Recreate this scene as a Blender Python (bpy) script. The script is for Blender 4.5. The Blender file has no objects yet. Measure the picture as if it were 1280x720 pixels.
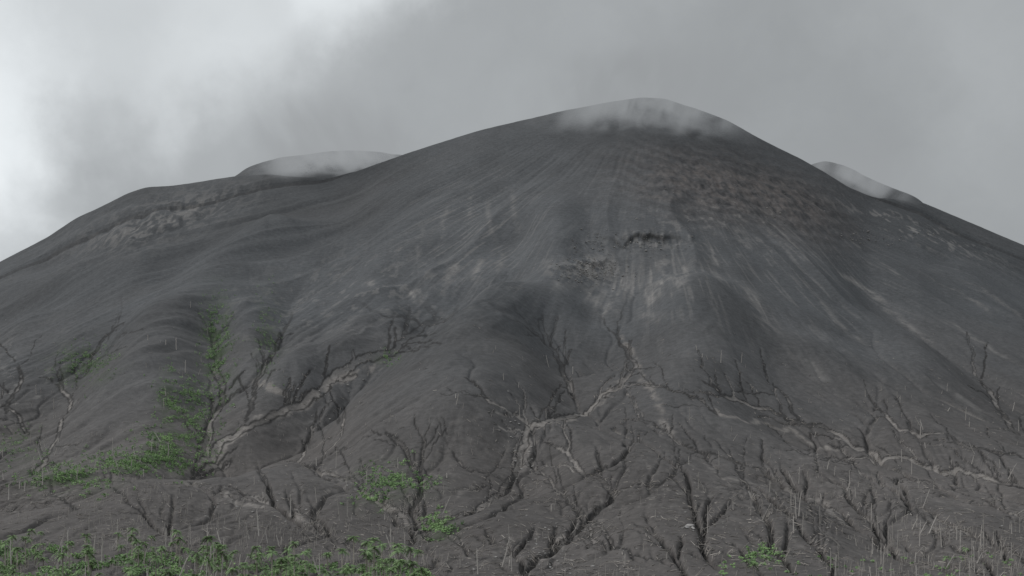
import bpy, math, random
import numpy as np
from mathutils import Vector, noise as mn
rng = np.random.default_rng(7); random.seed(7)
F = 1758.0; V0 = 760.0
scene = bpy.context.scene
COL = scene.collection

# ------------------------------------------------------------ noise helpers
_tab = rng.random((16, 256, 256)).astype(np.float32)
def vnoise(x, y, s=0):
    t = _tab[s % 16]
    xi = np.floor(x).astype(np.int64); yi = np.floor(y).astype(np.int64)
    fx = (x - xi).astype(np.float32); fy = (y - yi).astype(np.float32)
    fx = fx*fx*fx*(fx*(fx*6-15)+10); fy = fy*fy*fy*(fy*(fy*6-15)+10)
    x0 = xi & 255; x1 = (xi+1) & 255; y0 = yi & 255; y1 = (yi+1) & 255
    return ((t[y0, x0]*(1-fx)+t[y0, x1]*fx)*(1-fy)+(t[y1, x0]*(1-fx)+t[y1, x1]*fx)*fy)*2-1
def fbm(x, y, o=4, s=0, g=0.5):
    a = 1.0; r = 0; n = 0
    for k in range(o):
        r = r + a*vnoise(x*(2.03**k)+17.3*k, y*(2.03**k)-9.1*k, s+k); n += a; a *= g
    return r/n
def sst(a, b, x):
    t = np.clip((x-a)/(b-a), 0, 1); return t*t*(3-2*t)
def blur(a, n=1):
    for _ in range(n):
        a = a.copy(); b = a.copy()
        b[1:-1] = (a[:-2]+2*a[1:-1]+a[2:])*0.25; c = b.copy()
        c[:, 1:-1] = (b[:, :-2]+2*b[:, 1:-1]+b[:, 2:])*0.25; a = c
    return a

# ------------------------------------------------------------ grid (fan shaped, world metres)
Uc = np.concatenate([np.linspace(-2600, -80, 60)[:-1], np.linspace(-80, 1360, 1300), np.linspace(1360, 3900, 60)[1:]])
def prof(s): return np.clip(s, 0, 1)**1.6
yy = np.linspace(450, 4050, 4000)
ee = 1445*prof((yy-450)/3550)/yy
ew = 0.6*(ee-ee[0])/(ee[-1]-ee[0])+0.4*(yy-450)/3600
Y = np.concatenate([np.linspace(1, 450, 14)[:-1], np.interp(np.linspace(0, 1, 960), ew, yy), np.linspace(4050, 4550, 90)[1:], np.linspace(4550, 5600, 40)[1:]])
NX = len(Uc); NY = len(Y)
T = (Uc-640)/F
def curve(pts, sm=6):
    p = np.array(pts, float)
    u = np.arange(-2700, 4000, 2.0)
    v = np.interp(u, p[:, 0], p[:, 1])
    k = np.exp(-0.5*(np.arange(-40, 41)*2.0/sm)**2); k /= k.sum()
    v = np.convolve(np.pad(v, 40, mode='edge'), k, mode='valid')
    return np.interp(Uc, u, v)
Sm = curve([(-2600, 690), (-300, 450), (-60, 357), (0, 330), (25, 317), (60, 299), (95, 275), (120, 263), (160, 242), (182, 235), (215, 234), (260, 227), (300, 221), (335, 220), (370, 226), (400, 233), (450, 215), (510, 193), (560, 177), (600, 165),
            (650, 153), (700, 141), (750, 131), (800, 123), (830, 124), (870, 137), (910, 152), (950, 175), (1000, 200), (1030, 217), (1060, 236), (1085, 249), (1110, 250), (1150, 254),
            (1200, 275), (1280, 309), (1600, 440), (3900, 735)], 5)
Rm = curve([(-2600, 4300), (-300, 4350), (150, 4400), (300, 4300), (430, 4030), (510, 3900), (800, 4000), (1000, 3950), (1060, 3950), (1160, 4250), (1280, 4300), (1600, 4200), (3900, 4000)], 30)
Sb = curve([(-2600, 760), (0, 500), (200, 330), (280, 235), (310, 214), (340, 205), (400, 194), (480, 189),
            (520, 192), (560, 215), (640, 300), (900, 600), (3900, 740)], 5)
Sc = curve([(-2600, 740), (800, 500), (900, 300), (1000, 215), (1030, 206), (1060, 213), (1100, 232), (1150, 254), (1200, 300), (1280, 400), (1600, 600), (3900, 755)], 5)
YY = Y[:, None]*np.ones((1, NX)); UU = Uc[None, :]*np.ones((NY, 1)); XX = T[None, :]*YY
def smin(a, b, k):
    h = np.clip(0.5+0.5*(b-a)/k, 0, 1); return b*(1-h)+a*h-k*h*(1-h)
def smax(a, b, k): return -smin(-a, -b, k)
Zr = (V0-Sm)*Rm/F
s = (YY-450)/(Rm-450)[None, :]
rise = Zr*np.where(s < 1, prof(s), 1+1.6*(s-1))
fall = Zr - .55*(YY-Rm)
main = smin(rise, fall, 60)+15*sst(.6, 1, s)
def backridge(S, R, sl):
    Zb = (V0-S)*R/F
    a = Zb - sl*(R-YY); b = Zb - 0.5*(YY-R)
    return smin(a, b, 30)+7.5
zb = backridge(Sb, 4500.0, 0.5)
zc = backridge(Sc, 4400.0, 0.5)
base = smax(smax(main, zb, 30), zc, 30)
base = np.where(YY < 450, 0, base)
VB = V0 - F*base/YY
def px2w(u, v):
    j = int(np.clip(np.searchsorted(Uc, u), 0, NX-1))
    col = np.minimum.accumulate(np.where(Y > 470, VB[:, j], 790))
    i = int(np.argmax(col <= v)) if (col <= v).any() else NY-1
    return ((u-640)/F*Y[i], Y[i])

# ------------------------------------------------------------ feature polylines -> fields
def roughen(pts, it=3, amp=0.12):
    P = [np.array(p, float) for p in pts]
    for k in range(it):
        Q = [P[0]]
        for a, b in zip(P[:-1], P[1:]):
            d = b-a; n = np.array([-d[1], d[0]])
            Q += [(a+b)/2+n*random.uniform(-amp, amp), b]
        P = Q
    return P
def stroke_w(field, W, sig, amp, an=1.0, taper=True, mode='add'):
    n = len(W)-1
    m = 3.0*sig; my = m*an
    xs = [w_[0] for w_ in W]; ys = [w_[1] for w_ in W]
    I0_ = max(np.searchsorted(Y, min(ys)-my), 0); I1_ = np.searchsorted(Y, max(ys)+my)
    us = [640+F*xx/max(yv, 50) for xx in (min(xs)-m, max(xs)+m) for yv in (min(ys)-my, max(ys)+my)]
    J0_ = np.searchsorted(Uc, min(us)); J1_ = np.searchsorted(Uc, max(us))
    if I1_ <= I0_ or J1_ <= J0_: return
    tmp = np.full((I1_-I0_, J1_-J0_), 1e9, np.float32); tt = np.zeros_like(tmp)
    for k in range(n):
        (xa, ya), (xb, yb) = W[k], W[k+1]
        i0 = max(np.searchsorted(Y, min(ya, yb)-my), I0_); i1 = min(np.searchsorted(Y, max(ya, yb)+my), I1_)
        ymn = max(min(ya, yb)-my, 50)
        us = [640+F*(xx)/yv for xx in (min(xa, xb)-m, max(xa, xb)+m) for yv in (ymn, max(ya, yb)+my)]
        j0 = max(np.searchsorted(Uc, min(us)), J0_); j1 = min(np.searchsorted(Uc, max(us)), J1_)
        if i1 <= i0 or j1 <= j0: continue
        X_ = XX[i0:i1, j0:j1]; Y_ = YY[i0:i1, j0:j1]/an
        dx, dy = xb-xa, (yb-ya)/an; L = dx*dx+dy*dy+1e-6
        t = np.clip(((X_-xa)*dx+(Y_-ya/an)*dy)/L, 0, 1)
        d = np.hypot(X_-xa-t*dx, Y_-ya/an-t*dy)
        sub = tmp[i0-I0_:i1-I0_, j0-J0_:j1-J0_]; st = tt[i0-I0_:i1-I0_, j0-J0_:j1-J0_]
        c = d < sub
        sub[c] = d[c]; st[c] = ((k+t)/n)[c]
    g = np.exp(-0.5*(tmp/sig)**2)
    if taper: g = g*np.minimum(1, np.minimum(tt*5+0.15, (1-tt)*6+0.3))
    sl = (slice(I0_, I1_), slice(J0_, J1_))
    if mode == 'add': field[sl] += amp*g
    else: field[sl] = np.maximum(field[sl], amp*g)
def stroke(field, pts_px, sig, amp, it=3, jit=0.12, an=1.0, taper=True, mode='add'):
    W = [px2w(*p) for p in roughen(pts_px, it, jit)]
    stroke_w(field, W, sig, amp, an, taper, mode)

macro = np.zeros((NY, NX), np.float32)
VAL = [([(590, 300), (560, 390), (500, 440), (400, 490), (290, 550), (235, 612)], 54, -52),
       ([(760, 290), (765, 390), (795, 450)], 90, -46),
       ([(790, 450), (740, 505), (670, 530), (650, 570), (640, 620)], 45, -24),
       ([(670, 385), (690, 440), (718, 500)], 30, -20),
       ([(265, 380), (272, 480), (255, 560)], 36, -26),
       ([(380, 500), (385, 560), (440, 600), (520, 660)], 28, -12),
       ([(840, 540), (960, 590), (1070, 650), (1130, 700)], 34, -9),
       ([(850, 430), (990, 520), (1120, 565), (1280, 600)], 45, -16),
       ([(140, 430), (90, 470), (50, 540)], 44, -24),
       ([(500, 545), (530, 600), (520, 660), (560, 705)], 24, -8),
       ([(770, 615), (720, 665), (670, 715)], 24, -8),
       ([(1040, 300), (1160, 420), (1290, 520)], 60, -26),
       ([(640, 270), (650, 330), (600, 360)], 44, -28), ([(375, 350), (350, 420), (320, 490)], 28, -22), ([(500, 330), (520, 375), (552, 400)], 28, -18), ([(180, 390), (110, 445)], 32, -20),
       ([(725, 345), (740, 385)], 24, -10), ([(815, 330), (800, 380)], 30, -14), ([(860, 325), (840, 370)], 22, -8), ([(450, 330), (400, 400), (330, 440)], 34, -18),
       ([(200, 265), (150, 300), (60, 335)], 40, -18), ([(270, 255), (220, 285), (170, 306)], 34, -16), ([(960, 380), (980, 440), (1000, 480)], 40, -16)]
RID = [([(640, 360), (585, 420), (570, 500), (600, 570)], 75, 50),
       ([(390, 275), (340, 300), (280, 335), (205, 420), (160, 510)], 75, 40),
       ([(370, 280), (300, 300), (200, 324), (100, 350), (0, 376), (-80, 404)], 70, 26),
       ([(500, 300), (430, 370), (350, 430), (330, 490)], 55, 28), ([(450, 400), (420, 450)], 30, 16), ([(310, 380), (300, 450)], 26, 14),
       ([(850, 330), (870, 420), (900, 500)], 55, 30),
       ([(690, 250), (700, 330), (720, 380)], 45, 24), ([(775, 330), (772, 375)], 16, 8),
       ([(950, 270), (1080, 400), (1200, 500)], 70, 28),
       ([(30, 390), (-20, 480), (-60, 560)], 70, 24),
       ([(235, 250), (190, 274), (110, 308)], 30, 14), ([(182, 246), (120, 282), (60, 316)], 30, 12),
       ([(340, 560), (240, 610), (120, 650)], 50, 10),
       ([(470, 500), (460, 560), (490, 640)], 40, 11),
       ([(1180, 330), (1300, 440)], 70, 22),
       ([(780, 540), (800, 640), (780, 700)], 40, 8),
       ([(1000, 560), (1150, 640), (1280, 690)], 40, 6),
       ([(900, 540), (960, 620), (1020, 700)], 30, 6), ([(690, 520), (720, 560), (700, 610)], 26, 7)]
for p, sg, a in VAL+RID: stroke(macro, p, sg*0.9, a, 2, 0.05, an=1.6)
macro = blur(macro, 14)
def patch(u, v, ru, rv, rot=0.0):
    a = math.cos(rot); b = math.sin(rot)
    du = UU-u; dv = VB-v
    p = (du*a+dv*b)/ru; q = (-du*b+dv*a)/rv
    return np.exp(-(p*p+q*q))
ridge_d = np.abs(YY-Rm[None, :])
z = base + macro*sst(450, 900, YY)*(1-0.9*np.exp(-(ridge_d/190)**2))
px_, py_ = (810-640)/F*4000, 4000
phi = np.arctan2(XX-px_, -(YY-py_)); rad = np.hypot(XX-px_, YY-py_)
hi = sst(500, 1300, YY)
edge = 1-0.85*np.exp(-(ridge_d/160)**2)
rr = 1-np.abs(fbm(phi*8+fbm(XX/400, YY/400, 2, 5)*0.5, rad/1100, 3, 2))
z = z + (rr-0.75)*28*hi*edge*sst(300, 1500, rad)
r2 = 1-np.abs(fbm(phi*46+fbm(XX/120, YY/160, 2, 5)*0.7, rad/620, 3, 6))
z = z + (r2-0.8)*3.5*hi*edge*sst(150, 700, rad)*sst(-.3, .4, fbm(XX/260, YY/300, 2, 8))
r3 = 1-np.abs(fbm(phi*17+fbm(XX/150, YY/200, 3, 9)*.6, rad/650, 4, 13, .55))
z = z + (r3-0.82)*17*hi*edge*sst(500, 1100, rad)*sst(350, 440, VB+30*fbm(XX/220, YY/300, 2, 1))*(.55+.45*sst(700, 500, UU))
z = z + fbm(XX/300, YY/340, 2, 4)*13*hi*edge + fbm(XX/70, YY/90, 3, 8)*1.6*sst(600, 1300, YY)*(.5+.5*sst(350, 500, VB))
VB = V0-F*z/YY
rav = patch(190, 280, 130, 32, -.3)
z = z + (1-np.abs(fbm(XX/60+YY/260, YY/230, 4, 11, 0.55))-.82)*16*rav*edge
rockA = np.clip(patch(742, 336, 40, 18)+patch(805, 302, 50, 12)+.6*patch(730, 303, 18, 7), 0, 1)
rockB = np.clip(patch(900, 235, 110, 40, .2)+.6*patch(1010, 265, 60, 28, .5), 0, 1)
rid1 = 1-np.abs(fbm(XX/22, YY/46, 4, 1, .6))
z = z + (rid1-.8)*(rockA*11+rockB*9)*edge
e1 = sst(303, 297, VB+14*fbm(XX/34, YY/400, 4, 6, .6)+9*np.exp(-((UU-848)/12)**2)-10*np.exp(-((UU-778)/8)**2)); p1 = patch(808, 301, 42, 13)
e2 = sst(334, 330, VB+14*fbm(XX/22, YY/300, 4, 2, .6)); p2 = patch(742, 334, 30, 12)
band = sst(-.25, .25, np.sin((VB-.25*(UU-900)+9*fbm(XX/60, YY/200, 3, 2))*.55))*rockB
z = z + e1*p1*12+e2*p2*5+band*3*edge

GUL = [([(600, 350), (555, 400), (510, 420), (490, 440), (430, 465), (400, 490), (345, 515), (290, 545), (262, 572), (238, 605)], 7, 1.0),
       ([(520, 372), (555, 402)], 4, .8), ([(365, 375), (350, 420), (335, 450), (318, 480), (300, 540)], 5, .6), ([(385, 345), (365, 378)], 4, .6),
       ([(265, 385), (268, 430), (278, 480), (262, 540), (255, 585)], 6, .8),
       ([(680, 385), (684, 430), (702, 455), (716, 500)], 5, 1), ([(640, 400), (684, 432)], 3, .6),
       ([(765, 390), (775, 430), (795, 458), (775, 482), (740, 506), (692, 522), (660, 532), (650, 570), (636, 600), (590, 640), (530, 668)], 5, 1),
       ([(600, 490), (640, 515), (660, 530)], 4, .9), ([(575, 470), (612, 500)], 3, .6),
       ([(660, 532), (700, 560), (735, 592), (770, 616), (742, 640), (718, 668), (682, 692), (650, 720)], 5, 1),
       ([(650, 572), (690, 600), (730, 640), (760, 690)], 3, .7),
       ([(800, 520), (840, 545), (900, 570), (960, 592), (1010, 628), (1070, 658), (1132, 700)], 4, 1),
       ([(835, 560), (860, 600), (870, 650), (880, 690), (950, 715)], 3, .8),
       ([(850, 470), (930, 502), (990, 526), (1060, 552), (1150, 578), (1210, 590), (1290, 606)], 5, 1),
       ([(960, 480), (1000, 528)], 4, .7), ([(1080, 500), (1150, 545), (1220, 560), (1290, 575)], 4, .8),
       ([(1220, 470), (1245, 505), (1262, 532), (1285, 545)], 5, 1),
       ([(1055, 568), (1100, 602), (1180, 650), (1285, 705)], 3, 1),
       ([(480, 530), (508, 560), (525, 590), (515, 640), (540, 672)], 4, 1), ([(530, 545), (525, 590)], 3, .7),
       ([(395, 500), (388, 545), (372, 575), (415, 590), (450, 603), (500, 640), (520, 672)], 4, 1),
       ([(430, 500), (425, 545), (400, 580)], 3, .7),
       ([(280, 606), (340, 626), (392, 662), (450, 690), (520, 716)], 3, 1), ([(360, 610), (400, 660)], 3, .6),
       ([(60, 470), (90, 500), (70, 550), (30, 600)], 4, .7), ([(170, 400), (120, 440), (88, 480)], 4, .6),
       ([(0, 500), (40, 545)], 4, .6), ([(20, 450), (10, 520)], 4, .6),
       ([(735, 592), (780, 570), (800, 540)], 3, .7), ([(770, 616), (830, 600), (860, 575)], 3, .6),
       ([(615, 600), (560, 612), (525, 600)], 3, .6), ([(600, 655), (640, 690), (660, 720)], 3, .8),
       ([(920, 600), (960, 650), (990, 715)], 3, .8), ([(1020, 590), (1075, 640), (1130, 690)], 3, .7),
       ([(1180, 600), (1240, 630), (1290, 650)], 3, .8), ([(780, 650), (830, 680), (860, 720)], 3, .7),
       ([(440, 370), (500, 395), (530, 410)], 4, .5), ([(900, 600), (1000, 640), (1060, 690)], 3, .7), ([(560, 690), (600, 700), (650, 690)], 3, .6),
       ([(960, 540), (1040, 570), (1130, 590), (1200, 625)], 3, .7), ([(780, 470), (850, 490), (900, 520)], 3, .6),
       ([(130, 600), (180, 640), (240, 690)], 3, .5), ([(110, 640), (60, 620), (0, 640)], 3, .5),
       ([(700, 620), (740, 650), (800, 700)], 3, .6), ([(560, 560), (600, 590), (640, 600)], 3, .6), ([(870, 540), (940, 610), (1000, 660), (1040, 720)], 3, .6), ([(1110, 620), (1180, 680), (1240, 715)], 3, .6)]
rs = random.Random(5)
TRIB = []
for p, sg, a in GUL:
    P = [np.array(q_, float) for q_ in p]
    Ltot = sum(np.linalg.norm(b-a_) for a_, b in zip(P[:-1], P[1:]))
    for _ in range(int(Ltot/16)):
        k = rs.randrange(len(P)-1); t = rs.random(); o = P[k]*(1-t)+P[k+1]*t
        if o[1] < 410: continue
        d = -(P[k+1]-P[k]); d = d/np.linalg.norm(d)
        if d[1] > 0: d = -d
        an_ = rs.choice([-1, 1])*rs.uniform(.35, .9); ca, sa = math.cos(an_), math.sin(an_)
        e = np.array([d[0]*ca-d[1]*sa, min(d[0]*sa+d[1]*ca, -.15)]); L_ = rs.uniform(14, 70)
        mid = o+e*L_*.5+np.array([rs.uniform(-5, 5), rs.uniform(-3, 3)])
        TRIB.append(([tuple(o+e*L_), tuple(mid), tuple(o)], max(1.6, sg*.4), a*rs.uniform(.45, .85)))
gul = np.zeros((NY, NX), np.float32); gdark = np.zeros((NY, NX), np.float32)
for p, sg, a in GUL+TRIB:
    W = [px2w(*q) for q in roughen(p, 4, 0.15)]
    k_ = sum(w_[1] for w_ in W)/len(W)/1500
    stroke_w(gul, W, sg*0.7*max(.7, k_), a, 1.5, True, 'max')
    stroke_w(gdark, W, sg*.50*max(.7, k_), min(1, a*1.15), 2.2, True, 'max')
gvar = 0.65+0.7*fbm(XX/40, YY/50, 3, 3)
z = z - gul*2.4*gvar

# ------------------------------------------------------------ droplet erosion
dY = np.gradient(Y); dU = np.gradient(Uc)
J0 = 40; J1 = NX-40; I0 = 16
def flow(zf, n, steps, mom=.6, itop=140):
    gx = np.gradient(zf, axis=1)/dU[None, :]*F/YY
    gy = np.gradient(zf, axis=0)/dY[:, None] - gx*T[None, :]
    pi = rng.uniform(I0, NY-itop, n); pj = rng.uniform(J0, J1, n)
    cnt = np.zeros(NY*NX)
    mvx = np.zeros(n); mvy = np.zeros(n)
    for k in range(steps):
        i = np.rint(pi).astype(np.int64); j = np.rint(pj).astype(np.int64)
        cnt += np.bincount(i*NX+j, minlength=NY*NX)
        mvx = mom*mvx-gx[i, j]; mvy = mom*mvy-gy[i, j]
        dj = (mvx-T[j]*mvy)*F/Y[i]/dU[j]; di = mvy/dY[i]
        m = np.maximum(np.maximum(np.abs(di), np.abs(dj)), 1e-6)
        pi = pi+di/m*0.95; pj = pj+dj/m*0.95
        ok = (pi > I0) & (pi < NY-3) & (pj > 3) & (pj < NX-4)
        pi = pi[ok]; pj = pj[ok]; mvx = mvx[ok]; mvy = mvy[ok]
        if len(pi) < 100: break
    return cnt.reshape(NY, NX)
flow_tot = np.zeros((NY, NX))
ero = .18+.82*sst(340, 520, VB+50*fbm(XX/200, YY/200, 2, 3))
for rnd in range(4):
    z = z + fbm(XX/14, YY/22, 2, rnd)*(0.40 if rnd < 3 else 0.2)*sst(450, 700, YY)*(.4+.6*ero)
    c = np.minimum(flow(blur(z, 2), 24000, 240), 40)
    c = blur(c, 2 if rnd < 2 else 1)
    z = z - np.sqrt(c)*(0.30, 0.26, 0.24, 0.20)[rnd]*sst(450, 800, YY)*(0.5+0.5*edge)*ero
    flow_tot += c
z = blur(z, 1)
fl = np.sqrt(blur(flow_tot, 1))
fl = fl/np.percentile(fl[200:, 100:-100], 98)
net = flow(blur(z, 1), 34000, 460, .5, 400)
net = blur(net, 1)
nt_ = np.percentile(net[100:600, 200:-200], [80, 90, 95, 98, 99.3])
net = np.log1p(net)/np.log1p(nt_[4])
z = z - 1.7*np.clip((500-YY)/100, 0, 1)
VP = V0-F*z/YY

# ------------------------------------------------------------ colour field
def c3(*a): return np.array(a, np.float32)
def mix(c, col, m):
    m = np.clip(m, 0, 1)[..., None]; return c*(1-m)+col*m
low = np.clip(sst(340, 640, VB)+0.22*fbm(XX/200, YY/260, 3, 6), 0, 1)
C = np.zeros((NY, NX, 3), np.float32)+c3(0.086, 0.0895, 0.095)  # slightly blue upper ash tone, distance haze mixed into the colour
C = mix(C, c3(0.104, 0.097, 0.0945), low)
C *= (1+0.14*fbm(XX/60, YY/90, 4, 9))[..., None]
C *= (1+0.24*fbm(XX/420, YY/500, 3, 14))[..., None]
st = fbm(phi*150, rad/260, 3, 12); st2 = fbm(phi*520, rad/110, 3, 10)
C *= (1+(0.08*st+.09*st2)*sst(-0.3, 0.3, fbm(XX/300, YY/300, 2, 2)))[..., None]
n1 = fbm(XX/16, YY/34, 4, 1, .6); n4 = fbm(XX/9, YY/18, 3, 5, .6); n5 = fbm(phi*260, rad/110, 3, 7)
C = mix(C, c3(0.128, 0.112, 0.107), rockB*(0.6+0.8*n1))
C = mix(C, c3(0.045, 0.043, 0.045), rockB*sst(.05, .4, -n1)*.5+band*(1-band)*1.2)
lightp = (patch(738, 338, 36, 16)*sst(-.15, 0.15, n1+.6*n4)*1.3+patch(200, 275, 110, 26, -.3)*sst(-.1, .3, n1)*.65
          + patch(1150, 290, 100, 14, .35)*sst(.15, .4, n1)*1.1+patch(900, 280, 130, 50)*sst(.25, .5, n1)*.6+patch(805, 304, 46, 8)*sst(.0, .3, n4)*.8
          + patch(20, 480, 90, 60)*sst(.2, .5, n1)*.6+patch(980, 340, 240, 90)*sst(.2, .5, n5)*.45+patch(590, 280, 90, 80)*sst(.22, .5, n5)*.6
          + patch(480, 360, 110, 50)*sst(.15, .4, n1)*.5+patch(330, 400, 80, 40)*sst(.2, .45, n1)*.4
          + patch(790, 354, 62, 24)*(.12+.5*sst(-.2, .4, n5)))
stk = np.zeros((NY, NX), np.float32)
for p, sg, a in [([(578, 325), (560, 352)], 7, .8), ([(602, 322), (592, 350)], 5, .9), ([(630, 316), (622, 340)], 5, .5), ([(500, 308), (515, 326)], 6, .7), ([(888, 305), (902, 355)], 7, .6),
                 ([(932, 355), (945, 385), (965, 415)], 14, .65), ([(832, 318), (826, 350), (808, 388)], 12, .7), ([(770, 355), (765, 392)], 9, .65), ([(858, 330), (846, 366)], 6, .8), ([(735, 362), (760, 396)], 8, .7),
                 ([(680, 325), (700, 362)], 6, .4), ([(955, 275), (1025, 338)], 5, .9), ([(1045, 338), (1105, 378)], 8, .9), ([(1100, 382), (1165, 432)], 6, .8), ([(508, 362), (526, 380)], 6, .7),
                 ([(918, 282), (936, 312)], 6, .6), ([(720, 330), (728, 352)], 8, .7), ([(455, 345), (470, 360)], 6, .4), ([(1180, 400), (1260, 450)], 6, .7), ([(640, 235), (648, 290)], 4, .4), ([(560, 255), (552, 300)], 4, .45), ([(590, 230), (586, 280)], 4, .45),
                 ([(800, 390), (830, 400)], 8, .4), ([(985, 430), (1040, 480)], 7, .4), ([(1150, 470), (1230, 520)], 6, .5), ([(270, 252), (200, 282), (120, 305)], 12, .35), ([(1150, 340), (1240, 395)], 5, .6), ([(1020, 370), (1080, 430)], 5, .6),
                 ([(610, 250), (618, 300)], 4, .45), ([(530, 280), (520, 330)], 5, .4), ([(1060, 300), (1130, 350)], 5, .6), ([(1200, 350), (1280, 400)], 6, .5)]:
    stroke(stk, p, sg, a, 3, .06, an=1.3, mode='max')
lightp = lightp+stk*sst(-.55, .3, n1+.4*n5)
C = mix(C, c3(0.22, 0.212, 0.207), lightp*0.75)
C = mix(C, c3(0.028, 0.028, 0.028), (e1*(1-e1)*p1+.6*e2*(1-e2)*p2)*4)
dep = np.zeros((NY, NX), np.float32)
for p, sg, a in [([(490, 446), (440, 468), (400, 492), (345, 518), (290, 550), (262, 580), (215, 605)], 4.5, 1), ([(310, 470), (345, 490), (375, 500)], 4, .8),
                 ([(660, 535), (655, 575), (640, 610)], 4.5, 1), ([(765, 395), (795, 450), (815, 490), (830, 530), (850, 560)], 5, .6),
                 ([(795, 462), (740, 510), (690, 528)], 3, 1), ([(200, 598), (250, 590), (275, 580)], 4.5, .9),
                 ([(735, 644), (700, 674), (670, 704)], 2.8, .9), ([(860, 564), (960, 604), (1090, 674)], 2.7, .7), ([(380, 580), (450, 606)], 2.8, .9),
                 ([(400, 666), (330, 634), (270, 612)], 2.4, .8), ([(600, 520), (560, 530)], 2.4, .4), ([(600, 600), (560, 640), (540, 655)], 2.6, .6), ([(880, 500), (960, 530), (1060, 560)], 2.7, .7)]:
    stroke(dep, p, sg, a, 4, 0.15, an=2.2, mode='max')
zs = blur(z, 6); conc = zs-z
C = mix(C, c3(0.215, 0.20, 0.19), sst(.2, .8, dep+.35*n4)*0.85*sst(-.5, .2, n1+.3*n4))
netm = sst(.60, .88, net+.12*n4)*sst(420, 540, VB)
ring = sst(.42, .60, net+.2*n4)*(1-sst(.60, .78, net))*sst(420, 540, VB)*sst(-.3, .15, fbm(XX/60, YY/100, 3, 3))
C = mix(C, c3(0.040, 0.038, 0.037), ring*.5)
C = mix(C, c3(0.205, 0.192, 0.182), netm*sst(-.35, .3, n1)*.7)
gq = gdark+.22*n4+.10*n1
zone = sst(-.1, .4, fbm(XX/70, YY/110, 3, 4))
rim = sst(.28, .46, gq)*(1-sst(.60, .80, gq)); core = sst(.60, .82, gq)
C = mix(C, c3(0.030, 0.029, 0.029), (rim*.85+core*zone*.6)*sst(350, 440, VB))  # dark gully edges: burned debris tone plus gully shadow put into the colour
C = mix(C, c3(0.225, 0.21, 0.20), core*(1-.8*zone)*sst(-.6, .0, n1)*.9*sst(430, 500, VB))
sp = fbm(XX/5, YY/14, 3, 3, .7); area = sst(-.15, .35, fbm(XX/110, YY/200, 3, 7))*sst(430, 620, VB)
C = mix(C, c3(0.045, 0.042, 0.041), sst(.22, .5, sp)*area*.55)
C = mix(C, c3(0.21, 0.197, 0.187), sst(.25, .55, -sp)*area*.38)
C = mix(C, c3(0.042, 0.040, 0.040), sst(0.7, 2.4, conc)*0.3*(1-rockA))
green = np.zeros((NY, NX), np.float32)
GP = [(105, 455, 34, 20, 1.2), (272, 440, 17, 58, 2.3), (215, 500, 17, 30, 2.0), (215, 560, 38, 27, 2.2), (170, 578, 54, 14, 2.0), (85, 598, 50, 14, 1.6), (495, 602, 40, 20, .9),
      (548, 658, 20, 13, .9), (955, 694, 26, 14, .25), (460, 628, 20, 10, .6), (335, 420, 16, 45, .45), (485, 448, 14, 8, .7), (265, 400, 10, 18, 1.2), (245, 510, 16, 34, 1.9), (20, 560, 30, 20, .5)]
for g in GP: green = np.maximum(green, patch(*g[:4])*min(g[4], 1))
C = mix(C, c3(0.055, 0.08, 0.042), green*sst(-.2, .2, n1)*0.75)
C = np.clip(C, 0.012, 0.5)

# ------------------------------------------------------------ terrain mesh
def mesh_from(name, co, quads, attr=None, smooth=True):
    me = bpy.data.meshes.new(name)
    me.vertices.add(len(co)); me.vertices.foreach_set('co', co.astype(np.float32).ravel())
    n = len(quads); k = quads.shape[1]
    me.loops.add(n*k); me.loops.foreach_set('vertex_index', quads.astype(np.int32).ravel())
    me.polygons.add(n); me.polygons.foreach_set('loop_start', np.arange(0, n*k, k, dtype=np.int32))
    me.polygons.foreach_set('use_smooth', np.full(n, smooth))
    if attr is not None:
        a = me.color_attributes.new('tone', 'FLOAT_COLOR', 'POINT')
        a.data.foreach_set('color', np.concatenate([attr.reshape(-1, 3), np.ones((len(co), 1))], 1).astype(np.float32).ravel())
    me.update(calc_edges=True)
    return me
co = np.stack([XX, YY, z], -1).reshape(-1, 3)
idx = np.arange(NY*NX).reshape(NY, NX)
q = np.stack([idx[:-1, :-1], idx[:-1, 1:], idx[1:, 1:], idx[1:, :-1]], -1).reshape(-1, 4)
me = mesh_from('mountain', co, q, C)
mountain = bpy.data.objects.new('mountain', me); COL.objects.link(mountain)
mountain['kind'] = 'structure'; mountain['label'] = 'dark ash covered volcano slope cut by branching gullies'; mountain['category'] = 'volcano'

def newmat(name):
    m = bpy.data.materials.new(name); m.use_nodes = True
    nt = m.node_tree; b = nt.nodes['Principled BSDF']
    b.inputs['Roughness'].default_value = 0.95; b.inputs['Specular IOR Level'].default_value = 0.1
    return m, nt, b
m, nt, b = newmat('volcanic_ash')
N = nt.nodes; Lk = nt.links
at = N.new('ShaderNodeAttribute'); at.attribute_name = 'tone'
tc = N.new('ShaderNodeTexCoord')
def noise_node(scale, det, rough=0.6):
    n = N.new('ShaderNodeTexNoise'); n.inputs['Scale'].default_value = scale; n.inputs['Detail'].default_value = det
    n.inputs['Roughness'].default_value = rough; Lk.new(tc.outputs['Object'], n.inputs['Vector']); return n
na = noise_node(0.11, 6, 0.7); nb = noise_node(0.5, 4, 0.7)
mr = N.new('ShaderNodeMapRange'); mr.inputs['From Min'].default_value = 0.3; mr.inputs['From Max'].default_value = 0.7
mr.inputs['To Min'].default_value = 0.78; mr.inputs['To Max'].default_value = 1.24; Lk.new(na.outputs['Fac'], mr.inputs['Value'])
mr2 = N.new('ShaderNodeMapRange'); mr2.inputs['From Min'].default_value = 0.3; mr2.inputs['From Max'].default_value = 0.7
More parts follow.
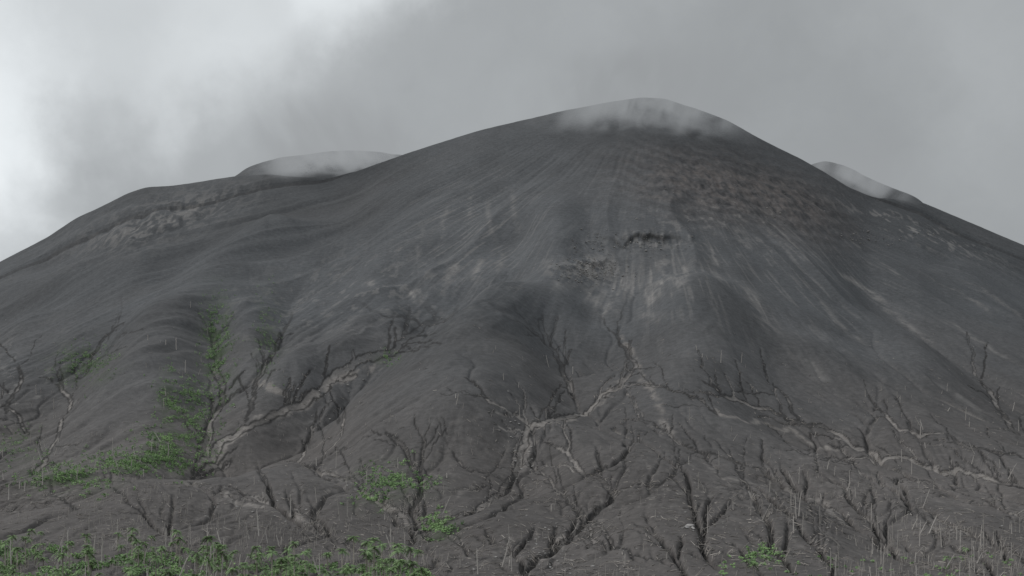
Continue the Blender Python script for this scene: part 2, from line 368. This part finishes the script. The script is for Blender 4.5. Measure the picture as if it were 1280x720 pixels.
mr2.inputs['To Min'].default_value = 0.85; mr2.inputs['To Max'].default_value = 1.15; Lk.new(nb.outputs['Fac'], mr2.inputs['Value'])
mu = N.new('ShaderNodeMath'); mu.operation = 'MULTIPLY'; Lk.new(mr.outputs[0], mu.inputs[0]); Lk.new(mr2.outputs[0], mu.inputs[1])
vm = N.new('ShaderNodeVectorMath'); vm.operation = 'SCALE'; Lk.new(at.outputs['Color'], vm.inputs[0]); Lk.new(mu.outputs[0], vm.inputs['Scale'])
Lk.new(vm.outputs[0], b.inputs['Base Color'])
bp = N.new('ShaderNodeBump'); bp.inputs['Strength'].default_value = 0.5; bp.inputs['Distance'].default_value = 1.4
Lk.new(na.outputs['Fac'], bp.inputs['Height']); Lk.new(bp.outputs[0], b.inputs['Normal'])
me.materials.append(m)

m2, nt2, b2 = newmat('plain_soil')
n_ = nt2.nodes.new('ShaderNodeTexNoise'); n_.inputs['Scale'].default_value = 40
r_ = nt2.nodes.new('ShaderNodeValToRGB'); r_.color_ramp.elements[0].color = (.05, .06, .03, 1); r_.color_ramp.elements[1].color = (.1, .09, .08, 1)
nt2.links.new(n_.outputs['Fac'], r_.inputs[0]); nt2.links.new(r_.outputs[0], b2.inputs['Base Color'])
gm = mesh_from('ground', np.array([[-40000, -40000, -12], [40000, -40000, -12], [40000, 40000, -12], [-40000, 40000, -12]], float), np.array([[0, 1, 2, 3]]))
gm.materials.append(m2); g = bpy.data.objects.new('ground', gm); COL.objects.link(g); g['kind'] = 'structure'
g['label'] = 'flat plain around the foot of the volcano'; g['category'] = 'ground'

# ------------------------------------------------------------ placement on terrain
vis = np.minimum.accumulate(np.where((Y > 430)[:, None], VP, 790), axis=0)
def ground_at(u, v):
    j = int(np.clip(np.searchsorted(Uc, u), 0, NX-1))
    col = vis[:, j]; i = int(np.searchsorted(-col, -v))
    i = min(max(i, 20), NY-2)
    return (Uc[j]-640)/F*Y[i], Y[i], z[i, j], i, j

def simple_mat(name, c1, c2, scale=1.0, rough=.9, lo=.65):
    m, nt, b = newmat(name); b.inputs['Roughness'].default_value = rough
    t = nt.nodes.new('ShaderNodeTexCoord'); n = nt.nodes.new('ShaderNodeTexNoise'); n.inputs['Scale'].default_value = scale; n.inputs['Detail'].default_value = 5
    r = nt.nodes.new('ShaderNodeValToRGB'); r.color_ramp.elements[0].position = .3; r.color_ramp.elements[1].position = .7
    r.color_ramp.elements[0].color = (*c1, 1); r.color_ramp.elements[1].color = (*c2, 1)
    oi = nt.nodes.new('ShaderNodeObjectInfo'); hs = nt.nodes.new('ShaderNodeHueSaturation')
    mr = nt.nodes.new('ShaderNodeMapRange'); mr.inputs['To Min'].default_value = lo; mr.inputs['To Max'].default_value = 1.25
    nt.links.new(oi.outputs['Random'], mr.inputs['Value']); nt.links.new(mr.outputs[0], hs.inputs['Value'])
    nt.links.new(t.outputs['Object'], n.inputs['Vector']); nt.links.new(n.outputs['Fac'], r.inputs[0]); nt.links.new(r.outputs[0], hs.inputs['Color'])
    nt.links.new(hs.outputs[0], b.inputs['Base Color']); return m
M_dead = simple_mat('weathered_dead_wood', (.30, .28, .265), (.52, .49, .46), .6, lo=.75)
M_snag = simple_mat('grey_dead_wood', (.18, .17, .16), (.40, .375, .35), .05, lo=1)
M_wood = simple_mat('fallen_dead_wood', (.10, .09, .085), (.36, .335, .31), .08, lo=.9)
M_trunk = simple_mat('palm_bark', (.24, .22, .19), (.42, .39, .35), .8)
M_leaf = simple_mat('palm_leaf', (.11, .18, .085), (.26, .37, .17), .5, .6, lo=.75)
M_leaf2 = simple_mat('shrub_leaf', (.09, .155, .07), (.23, .35, .15), .05, .7, lo=1)
M_rock = simple_mat('pale_rock', (.17, .162, .158), (.40, .39, .38), .1, lo=1)

class MB:
    def __init__(s): s.v = []; s.f = []
    def tube(s, pts, rads, n=6):
        pts = [Vector(p) for p in pts]; b0 = len(s.v)
        for k, (p, r) in enumerate(zip(pts, rads)):
            d = (pts[min(k+1, len(pts)-1)]-pts[max(k-1, 0)]).normalized()
            a = d.orthogonal().normalized(); c = d.cross(a)
            for i in range(n):
                t = 2*math.pi*i/n; s.v.append(p+(a*math.cos(t)+c*math.sin(t))*r)
        for k in range(len(pts)-1):
            for i in range(n):
                s.f.append((b0+k*n+i, b0+k*n+(i+1) % n, b0+(k+1)*n+(i+1) % n, b0+(k+1)*n+i))
        s.f.append(tuple(b0+(len(pts)-1)*n+i for i in range(n)))
    def mesh(s, name, mat):
        me = bpy.data.meshes.new(name); me.from_pydata([tuple(v) for v in s.v], [], s.f); me.materials.append(mat); me.update(); return me
dead = []
for k in range(12):
    B = MB(); bx, by = random.uniform(-.09, .09), random.uniform(-.04, .04)
    P = [(bx*t*t+random.uniform(-.01, .01), by*t*t, -0.08+1.08*t) for t in (0, .25, .5, .75, 1)]
    B.tube(P, [.054, .046, .040, .034, .022])
    for _ in range(random.choice([0, 1, 2, 3, 4, 5])):
        t = random.uniform(.4, .95); o = Vector((bx*t*t, by*t*t, -0.08+1.08*t)); a = random.uniform(0, 6.28); L = random.uniform(.08, .2)
        d = Vector((math.cos(a), math.sin(a), random.uniform(.3, 1.2))).normalized()
        B.tube([o, o+d*L*.5, o+d*L+Vector((0, 0, .03))], [.018, .014, .008], 4)
    dead.append(B.mesh('dead_tree', M_dead))
REG = [(985, 1285, 600, 735, 72), (860, 1280, 520, 620, 28), (0, 520, 672, 745, 78), (40, 210, 490, 610, 30), (0, 60, 520, 640, 14), (560, 720, 455, 560, 9),
       (700, 1000, 610, 730, 12), (370, 580, 540, 660, 13), (1050, 1280, 470, 540, 10), (870, 940, 430, 460, 5), (230, 420, 600, 690, 12), (560, 720, 600, 720, 6), (180, 300, 380, 470, 9)]
cnt = 0
labels = ['pale leafless dead tree trunk standing on grey ash slope', 'leaning bare dead trunk with broken branch stubs on ash']
for (a, b_, c_, d_, n) in REG:
    k = 0
    while k < n:
        u = random.uniform(a, b_); v = c_+(d_-c_)*random.random()**.8
        x, y, zz, i, j = ground_at(u, v)
        if vnoise(np.array(x/45.), np.array(y/60.), 2) < -.1 and random.random() < .75: continue
        k += 1
        o = bpy.data.objects.new('dead_tree', random.choice(dead)); COL.objects.link(o)
        hh = random.choice([5, 8, 11, 15])*random.uniform(.75, 1.2)*(1.0 if y < 1100 else .95+y/10000)
        lean = random.random() < .2
        o.location = (x, y, zz); th = (.60 + .00045*y)*7.6*random.uniform(.7, 1.2)
        o.scale = (th, th, hh)
        la = random.uniform(.18, .5)*random.choice([-1, 1]) if lean else random.uniform(-.07, .07)
        o.rotation_euler = (random.uniform(-.05, .05), la, random.uniform(0, 6.28) if not lean else random.uniform(-.5, .5))
        o['label'] = labels[1] if lean else labels[0]; o['category'] = 'dead tree'; o['group'] = 'dead trees on the ash slope'; cnt += 1
print('dead trees', cnt)

def crown_mesh(seed):
    random.seed(seed); V = []; Fc = []
    nf = random.randint(14, 19)
    for k in range(nf):
        a = 2*math.pi*k/nf+random.uniform(-.25, .25); up = random.uniform(-.1, 1.4); L = random.uniform(2.2, 3.8)
        d = Vector((math.cos(a), math.sin(a), 0)); sd = Vector((-math.sin(a), math.cos(a), 0))
        pts = []
        for t in np.linspace(0, 1, 8): pts.append(d*L*t*math.cos(up*.6)+Vector((0, 0, L*(math.sin(up)*t-.75*t*t))))
        for t in range(7):
            p, p2 = pts[t], pts[t+1]
            w = (.25, .75, .95, 1.0, .9, .7, .4)[t]*random.uniform(.8, 1.1)
            for sg in (-1, 1):
                for q_ in (0, .5):
                    o = p.lerp(p2, q_); e = p.lerp(p2, q_+.5)
                    tip = o+sd*sg*w+(p2-p)*.6+Vector((0, 0, -.35*w+random.uniform(-.12, .12)))
                    b0 = len(V); V += [o, e, tip]; Fc.append((b0, b0+1, b0+2))
    me = bpy.data.meshes.new('crown'); me.from_pydata([tuple(v) for v in V], [], Fc); me.materials.append(M_leaf); me.update(); return me
def trunk_mesh(seed, h):
    random.seed(seed); B = MB(); bx = random.uniform(-.8, .8)
    B.tube([(bx*(1-t)**2, 0, -.6+(h+.6)*t) for t in (0, .2, .45, .7, 1)], [.36, .28, .24, .22, .2], 7); return B.mesh('trunk', M_trunk)
crowns = [crown_mesh(s_) for s_ in range(5)]; trunks = [(trunk_mesh(s_+9, h), h) for s_, h in enumerate((4, 6.5, 9, 11.5))]
random.seed(21)
def palm(u, v, sc=1.0):
    x, y, zz, i, j = ground_at(u, v)
    tm, h = random.choice(trunks)
    e = bpy.data.objects.new('palm_tree', None); COL.objects.link(e); e.location = (x, y, zz); e.empty_display_size = 1
    s_ = sc*random.uniform(.75, 1.4); e.scale = (s_, s_, s_); e.rotation_euler = (0, 0, random.uniform(0, 6.28))
    e['label'] = 'green palm tree with ragged crown among dead trunks'; e['category'] = 'palm tree'; e['group'] = 'living palms below the slope'
    t = bpy.data.objects.new('trunk', tm); COL.objects.link(t); t.parent = e
    c = bpy.data.objects.new('crown', random.choice(crowns)); COL.objects.link(c); c.parent = e; c.location = (0, 0, h); c.rotation_euler = (0, 0, random.uniform(0, 6))
k = 0
while k < 230:
    u = -10+540*random.random()**1.35; v = random.uniform(678+(u/520)*38, 744)
    if vnoise(np.array(u/22.), np.array(v/16.), 8) < -.25: continue
    palm(u, v); k += 1
for _ in range(5): palm(random.uniform(920, 1000), random.uniform(710, 735), .7)
for _ in range(7): palm(random.uniform(1180, 1280), random.uniform(705, 735), .6)

V = []; Q = []
def clump(x, y, zz, r, n, hh):
    for _ in range(n):
        a = random.uniform(0, 6.28); rr_ = r*math.sqrt(random.random()); c = Vector((x+rr_*math.cos(a), y+rr_*math.sin(a), zz+hh*random.random()*(1-.4*rr_/r)))
        d1 = Vector((random.gauss(0, 1), random.gauss(0, 1), random.gauss(0, .6))).normalized(); d2 = d1.orthogonal().normalized()
        s1 = random.uniform(.45, 1.0); s2 = s1*random.uniform(.4, .75)
        b0 = len(V); V.extend([c-d1*s1, c-d2*s2, c+d1*s1, c+d2*s2]); Q.append((b0, b0+1, b0+2, b0+3))
def scatter(n, u0, v0, ru, rv, cr=1.8, leaves=17, hh=3.4):
    for k in range(n):
        u = random.gauss(u0, ru*.62); v = random.gauss(v0, rv*.62)
        x, y, zz, i, j = ground_at(u, v)
        if vnoise(np.array(x/13.), np.array(y/26.), 5)+.6*vnoise(np.array(x/5.), np.array(y/10.), 6) < -.15: continue
        sc = .6+y/2600
        clump(x, y, zz, cr*sc*random.uniform(.4, 1.5), leaves, hh*sc*random.uniform(.4, 1.4))
for (u, v, ru, rv, w) in GP: scatter(int(ru*rv*.32*w)+12, u, v, ru, rv)
for _ in range(2000):
    u = -20+560*random.random()**1.25; v = random.uniform(680+u*.07, 745); x, y, zz, i, j = ground_at(u, v)
    if vnoise(np.array(x/14.), np.array(y/24.), 3) > -.02: clump(x, y, zz, 1.5, 13, 3.2)
for _ in range(200):
    u = random.uniform(900, 1290); v = random.uniform(695, 740); x, y, zz, i, j = ground_at(u, v)
    if vnoise(np.array(x/14.), np.array(y/24.), 3) > .1: clump(x, y, zz, 1.1, 8, 1.5)
me = mesh_from('undergrowth', np.array([tuple(v) for v in V]), np.array(Q), None, False); me.materials.append(M_leaf2)
o = bpy.data.objects.new('undergrowth', me); COL.objects.link(o); o['kind'] = 'stuff'; o['label'] = 'green patches of regrowing bushes in the gullies'; o['category'] = 'undergrowth'

def sticks(name, n, fn, mat, label, cat):
    A = []; Bq = []
    for _ in range(n):
        r_ = fn()
        if r_ is None: continue
        p, d, L, w = r_
        d = d.normalized(); a = d.orthogonal().normalized(); c = d.cross(a); b0 = len(A)
        for (pp, ww) in ((p, w), (p+d*L, w*.5)):
            for t in (0, 2.094, 4.189): A.append(pp+(a*math.cos(t)+c*math.sin(t))*ww)
        for t in range(3): Bq.append((b0+t, b0+(t+1) % 3, b0+3+(t+1) % 3, b0+3+t))
    me = mesh_from(name, np.array([tuple(v) for v in A]), np.array(Bq), None, False); me.materials.append(mat)
    o = bpy.data.objects.new(name, me); COL.objects.link(o); o['kind'] = 'stuff'; o['label'] = label; o['category'] = cat
def fallen():
    u = random.uniform(-20, 1300); v = 390+345*random.random()**.6
    x, y, zz, i, j = ground_at(u, v)
    dens = .06+1.0*float(gdark[i, j])+.4*float(green[i, j])+.2*(v > 600)
    if vnoise(np.array(x/40.), np.array(y/60.), 9) < 0: dens *= .3
    if random.random() > dens: return None
    L = random.uniform(2, 7); w = random.uniform(.12, .28)*(.7+y/2500)
    a = random.uniform(0, 6.28); dx, dy = math.cos(a), math.sin(a)
    j2 = min(max(j+1, 0), NX-1)
    gx = (z[i, j2]-z[i, j-1])/((Uc[j2]-Uc[j-1])*Y[i]/F); gy = (z[i+1, j]-z[i-1, j])/(Y[i+1]-Y[i-1])-gx*T[j]
    return Vector((x, y, zz+w)), Vector((dx, dy, gx*dx+gy*dy+random.uniform(0, .12))), L, w
sticks('fallen_branches', 44000, fallen, M_wood, 'scattered fallen trunks and broken branches on the ash', 'fallen wood')
def snag():
    u = random.uniform(-20, 1300); v = 420+325*random.random()**.55
    x, y, zz, i, j = ground_at(u, v)
    if vnoise(np.array(x/45.), np.array(y/60.), 2)+.4*vnoise(np.array(x/14.), np.array(y/20.), 4) < .0: return None
    if random.random() > (.16+.7*(u > 950)*(v > 590)+.8*(u < 560)*(v > 650)+.6*float(green[i, j])+.6*(u < 240)*(v > 450)): return None
    return Vector((x, y, zz-.5)), Vector((random.gauss(0, .13), random.gauss(0, .06), 1)), random.uniform(1.8, 6.5), .11+.00010*y
sticks('dead_trees', 9000, snag, M_snag, 'mass of small bare snags standing on the lower slope', 'dead trees')

def rocks():
    A = []; Fq = []
    for (u0, v0, ru, rv, n, s0) in [(736, 338, 20, 9, 460, 1.3), (800, 306, 34, 8, 150, 1.3), (1160, 292, 8, 3, 16, 2.8), (1085, 298, 22, 4, 36, 2.2), (920, 262, 60, 22, 90, 1.2), (862, 660, 6, 1.5, 10, 1.8),
                                    (105, 336, 3, 1, 4, 2.2), (650, 560, 12, 30, 90, 1.0), (690, 690, 30, 18, 90, .7), (730, 304, 16, 8, 50, 1.4), (380, 500, 60, 12, 70, 1.1), (1000, 650, 200, 40, 160, .6), (600, 680, 200, 30, 160, .6), (300, 620, 60, 16, 60, .8)]:
        for _ in range(n):
            x, y, zz, i, j = ground_at(random.gauss(u0, ru), random.gauss(v0, rv))
            y += random.uniform(-12, 2) if y > 2000 else 0
            b0 = len(A); s_ = s0*random.choice([.4, .6, .8, 1, 1.7])*random.uniform(.6, 1.2)
            i2 = int(np.searchsorted(Y, y)); zz = z[min(i2, NY-1), j]
            for (a, b_, c_) in ((1, 0, 0), (-1, 0, 0), (0, 1, 0), (0, -1, 0), (0, 0, 1), (0, 0, -1), (.6, .6, .6), (-.6, -.6, .7), (.7, -.6, .5), (-.6, .6, .5)):
                A.append((x+a*s_*random.uniform(.6, 1.4), y+b_*s_*random.uniform(.6, 1.2), zz+c_*s_*random.uniform(.4, .8)))
            for f_ in ((4, 8, 6), (4, 6, 9), (4, 9, 7), (4, 7, 8), (0, 6, 8), (3, 8, 7), (1, 7, 9), (2, 9, 6), (0, 8, 3), (3, 7, 1), (1, 9, 2), (2, 6, 0), (0, 3, 5), (3, 1, 5), (1, 2, 5), (2, 0, 5)):
                Fq.append(tuple(b0+k for k in f_))
    me = mesh_from('rocks', np.array(A), np.array(Fq), None, False); me.materials.append(M_rock)
    o = bpy.data.objects.new('rocks', me); COL.objects.link(o); o['kind'] = 'stuff'; o['label'] = 'pale rocks and boulders strewn on dark ash'; o['category'] = 'rocks'
rocks()

# ------------------------------------------------------------ clouds clinging to the ridges
def cloud(u, v, y, ru, rv, ry, dens, col, seed, label, thr=.36, hi_=.7, tilt=0, det=3):
    bpy.ops.mesh.primitive_ico_sphere_add(subdivisions=4, radius=1); o = bpy.context.object; o.name = 'cloud'
    for vt in o.data.vertices:
        n = mn.noise(vt.co*1.6+Vector((seed, 0, 0))); vt.co *= .9+.22*n
    o.location = ((u-640)/F*y, y, (V0-v)/F*y); o.scale = (ru/F*y, ry, rv/F*y); o.rotation_euler = (0, tilt, 0)
    o['label'] = label; o['category'] = 'cloud'; o['group'] = 'wisps of cloud on the summit'
    m = bpy.data.materials.new('cloud_vapour'); m.use_nodes = True; nt = m.node_tree; nt.nodes.clear(); N = nt.nodes; L = nt.links
    out = N.new('ShaderNodeOutputMaterial'); tc = N.new('ShaderNodeTexCoord')
    ln = N.new('ShaderNodeVectorMath'); ln.operation = 'LENGTH'; L.new(tc.outputs['Object'], ln.inputs[0])
    fo = N.new('ShaderNodeMapRange'); fo.interpolation_type = 'SMOOTHSTEP'; fo.inputs['From Min'].default_value = .85; fo.inputs['From Max'].default_value = .05; L.new(ln.outputs['Value'], fo.inputs['Value'])
    mp = N.new('ShaderNodeMapping'); mp.inputs['Location'].default_value = (seed, seed*2, 0); mp.inputs['Rotation'].default_value = (0, .35, 0); mp.inputs['Scale'].default_value = (ru/80, ry/900, rv/45); L.new(tc.outputs['Object'], mp.inputs[0])
    ns = N.new('ShaderNodeTexNoise'); ns.inputs['Scale'].default_value = 2.4; ns.inputs['Detail'].default_value = det; ns.inputs['Roughness'].default_value = .52; ns.inputs['Distortion'].default_value = .7
    L.new(mp.outputs[0], ns.inputs['Vector'])
    m1 = N.new('ShaderNodeMapRange'); m1.interpolation_type = 'SMOOTHSTEP'; m1.inputs['From Min'].default_value = thr; m1.inputs['From Max'].default_value = hi_; L.new(ns.outputs['Fac'], m1.inputs['Value'])
    mm = N.new('ShaderNodeMath'); mm.operation = 'MULTIPLY'; L.new(fo.outputs[0], mm.inputs[0]); L.new(m1.outputs[0], mm.inputs[1])
    md = N.new('ShaderNodeMath'); md.operation = 'MULTIPLY'; md.inputs[1].default_value = dens; L.new(mm.outputs[0], md.inputs[0])
    ab = N.new('ShaderNodeVolumeAbsorption'); ab.inputs['Color'].default_value = (0, 0, 0, 1); L.new(md.outputs[0], ab.inputs['Density'])
    em = N.new('ShaderNodeEmission'); em.inputs['Color'].default_value = (*col, 1); L.new(md.outputs[0], em.inputs['Strength'])  # cloud glows by itself; emission stands in for scattered sky light
    ad = N.new('ShaderNodeAddShader'); L.new(ab.outputs[0], ad.inputs[0]); L.new(em.outputs[0], ad.inputs[1]); L.new(ad.outputs[0], out.inputs['Volume'])
    try: m.cycles.volume_step_rate = 1.8
    except Exception: pass
    o.data.materials.append(m)
    return o
gc = (.315, .33, .342)
cloud(810, 132, 3720, 215, 104, 540, .0085, gc, 3.1, 'thin grey mist drifting over the bare summit', thr=.34, hi_=.68, det=4)
cloud(800, 102, 3960, 160, 46, 300, .020, gc, 21.1, 'thin grey mist drifting over the bare summit', thr=.40, hi_=.68, det=5)
cloud(420, 190, 4120, 165, 72, 560, .0125, (.335, .35, .363), 5.7, 'pale cloud spilling over the far ridge', thr=.33, hi_=.68, det=5)
cloud(1075, 206, 4020, 120, 58, 450, .011, (.325, .34, .353), 12.9, 'small pale cloud caught behind the ridge', thr=.33, hi_=.7, tilt=.35, det=5)

# ------------------------------------------------------------ world + sun
w = bpy.data.worlds.new('World'); scene.world = w; w.use_nodes = True; nt = w.node_tree; N = nt.nodes; L = nt.links
bg = N['Background']
sky = N.new('ShaderNodeTexSky'); sky.sky_type = 'NISHITA'; sky.sun_disc = False
SE, SA = math.radians(42), math.radians(-80)
sky.sun_elevation = SE; sky.sun_rotation = SA
tc = N.new('ShaderNodeTexCoord')
nz = N.new('ShaderNodeTexNoise'); nz.inputs['Scale'].default_value = 10; nz.inputs['Detail'].default_value = 7; nz.inputs['Roughness'].default_value = .55
L.new(tc.outputs['Generated'], nz.inputs['Vector'])
sb = N.new('ShaderNodeVectorMath'); sb.operation = 'SUBTRACT'; sb.inputs[1].default_value = (.5, .5, .5); L.new(nz.outputs['Color'], sb.inputs[0])
sc_ = N.new('ShaderNodeVectorMath'); sc_.operation = 'SCALE'; sc_.inputs['Scale'].default_value = .13; L.new(sb.outputs[0], sc_.inputs[0])
wd = N.new('ShaderNodeVectorMath'); wd.operation = 'ADD'; L.new(tc.outputs['Generated'], wd.inputs[0]); L.new(sc_.outputs[0], wd.inputs[1])
def pdir(u, v): return Vector(((u-640)/F, 1, (V0-v)/F)).normalized()
def blob(u, v, r0, r1, amp):
    ds = N.new('ShaderNodeVectorMath'); ds.operation = 'DISTANCE'; ds.inputs[1].default_value = pdir(u, v); L.new(wd.outputs[0], ds.inputs[0])
    m = N.new('ShaderNodeMapRange'); m.interpolation_type = 'SMOOTHSTEP'; m.inputs['From Min'].default_value = r1/F; m.inputs['From Max'].default_value = r0/F; m.inputs['To Max'].default_value = amp
    L.new(ds.outputs['Value'], m.inputs['Value']); return m.outputs[0]
def bank(p1, p2, lo, hi_, amp):
    n = pdir(*p1).cross(pdir(*p2)).normalized()
    if n.dot(pdir(-200, -50)) < 0: n = -n
    ds = N.new('ShaderNodeVectorMath'); ds.operation = 'DOT_PRODUCT'; ds.inputs[1].default_value = n; L.new(wd.outputs[0], ds.inputs[0])
    m = N.new('ShaderNodeMapRange'); m.interpolation_type = 'SMOOTHSTEP'; m.inputs['From Min'].default_value = lo/F; m.inputs['From Max'].default_value = hi_/F; m.inputs['To Max'].default_value = amp
    L.new(ds.outputs['Value'], m.inputs['Value']); return m.outputs[0]
vals = [bank((500, 0), (60, 320), -30, 80, .17), bank((800, 0), (200, 420), -120, 280, .06)]
for a in [(-80, 130, 40, 200, .20), (-60, 300, 20, 140, .14), (260, 70, 10, 130, .05), (440, -70, 30, 130, .14), (-500, -100, 100, 500, .1), (120, 200, 10, 100, -.15), (800, 110, 40, 420, -.02), (1290, 260, 10, 300, -.02)]:
    vals.append(blob(*a))
acc = vals[0]
for x_ in vals[1:]:
    ad = N.new('ShaderNodeMath'); ad.operation = 'ADD'; L.new(acc, ad.inputs[0]); L.new(x_, ad.inputs[1]); acc = ad.outputs[0]
n3 = N.new('ShaderNodeTexNoise'); n3.inputs['Scale'].default_value = 6; n3.inputs['Detail'].default_value = 6; L.new(wd.outputs[0], n3.inputs['Vector'])
m3 = N.new('ShaderNodeMapRange'); m3.inputs['From Min'].default_value = .3; m3.inputs['From Max'].default_value = .7; m3.inputs['To Min'].default_value = .335; m3.inputs['To Max'].default_value = .42; L.new(n3.outputs['Fac'], m3.inputs['Value'])
ad = N.new('ShaderNodeMath'); ad.operation = 'ADD'; L.new(acc, ad.inputs[0]); L.new(m3.outputs[0], ad.inputs[1])
cc = N.new('ShaderNodeVectorMath'); cc.operation = 'SCALE'; cc.inputs[0].default_value = (.955, 1.0, 1.025); L.new(ad.outputs[0], cc.inputs['Scale'])
ss = N.new('ShaderNodeVectorMath'); ss.operation = 'SCALE'; ss.inputs['Scale'].default_value = .003; L.new(sky.outputs[0], ss.inputs[0])
fa = N.new('ShaderNodeVectorMath'); fa.operation = 'ADD'; L.new(cc.outputs[0], fa.inputs[0]); L.new(ss.outputs[0], fa.inputs[1])
L.new(fa.outputs[0], bg.inputs['Color']); bg.inputs['Strength'].default_value = 1.0
sd = bpy.data.lights.new('sun', 'SUN'); sd.energy = 1.5; sd.angle = math.radians(12); sd.color = (1, .97, .93)
so = bpy.data.objects.new('sun', sd); COL.objects.link(so)
dirv = Vector((math.sin(SA)*math.cos(SE), math.cos(SA)*math.cos(SE), math.sin(SE)))
so.rotation_euler = dirv.to_track_quat('Z', 'Y').to_euler()

cam = bpy.data.cameras.new('camera'); cam.sensor_width = 36; cam.lens = 36*F/1280; cam.shift_y = (V0-360)/1280; cam.clip_end = 100000; cam.clip_start = .5
co_ = bpy.data.objects.new('camera', cam); COL.objects.link(co_); co_.location = (0, 0, 0); co_.rotation_euler = (math.radians(90), 0, 0)
scene.camera = co_
scene.view_settings.view_transform = 'Standard'; scene.view_settings.look = 'None'; scene.view_settings.exposure = 0
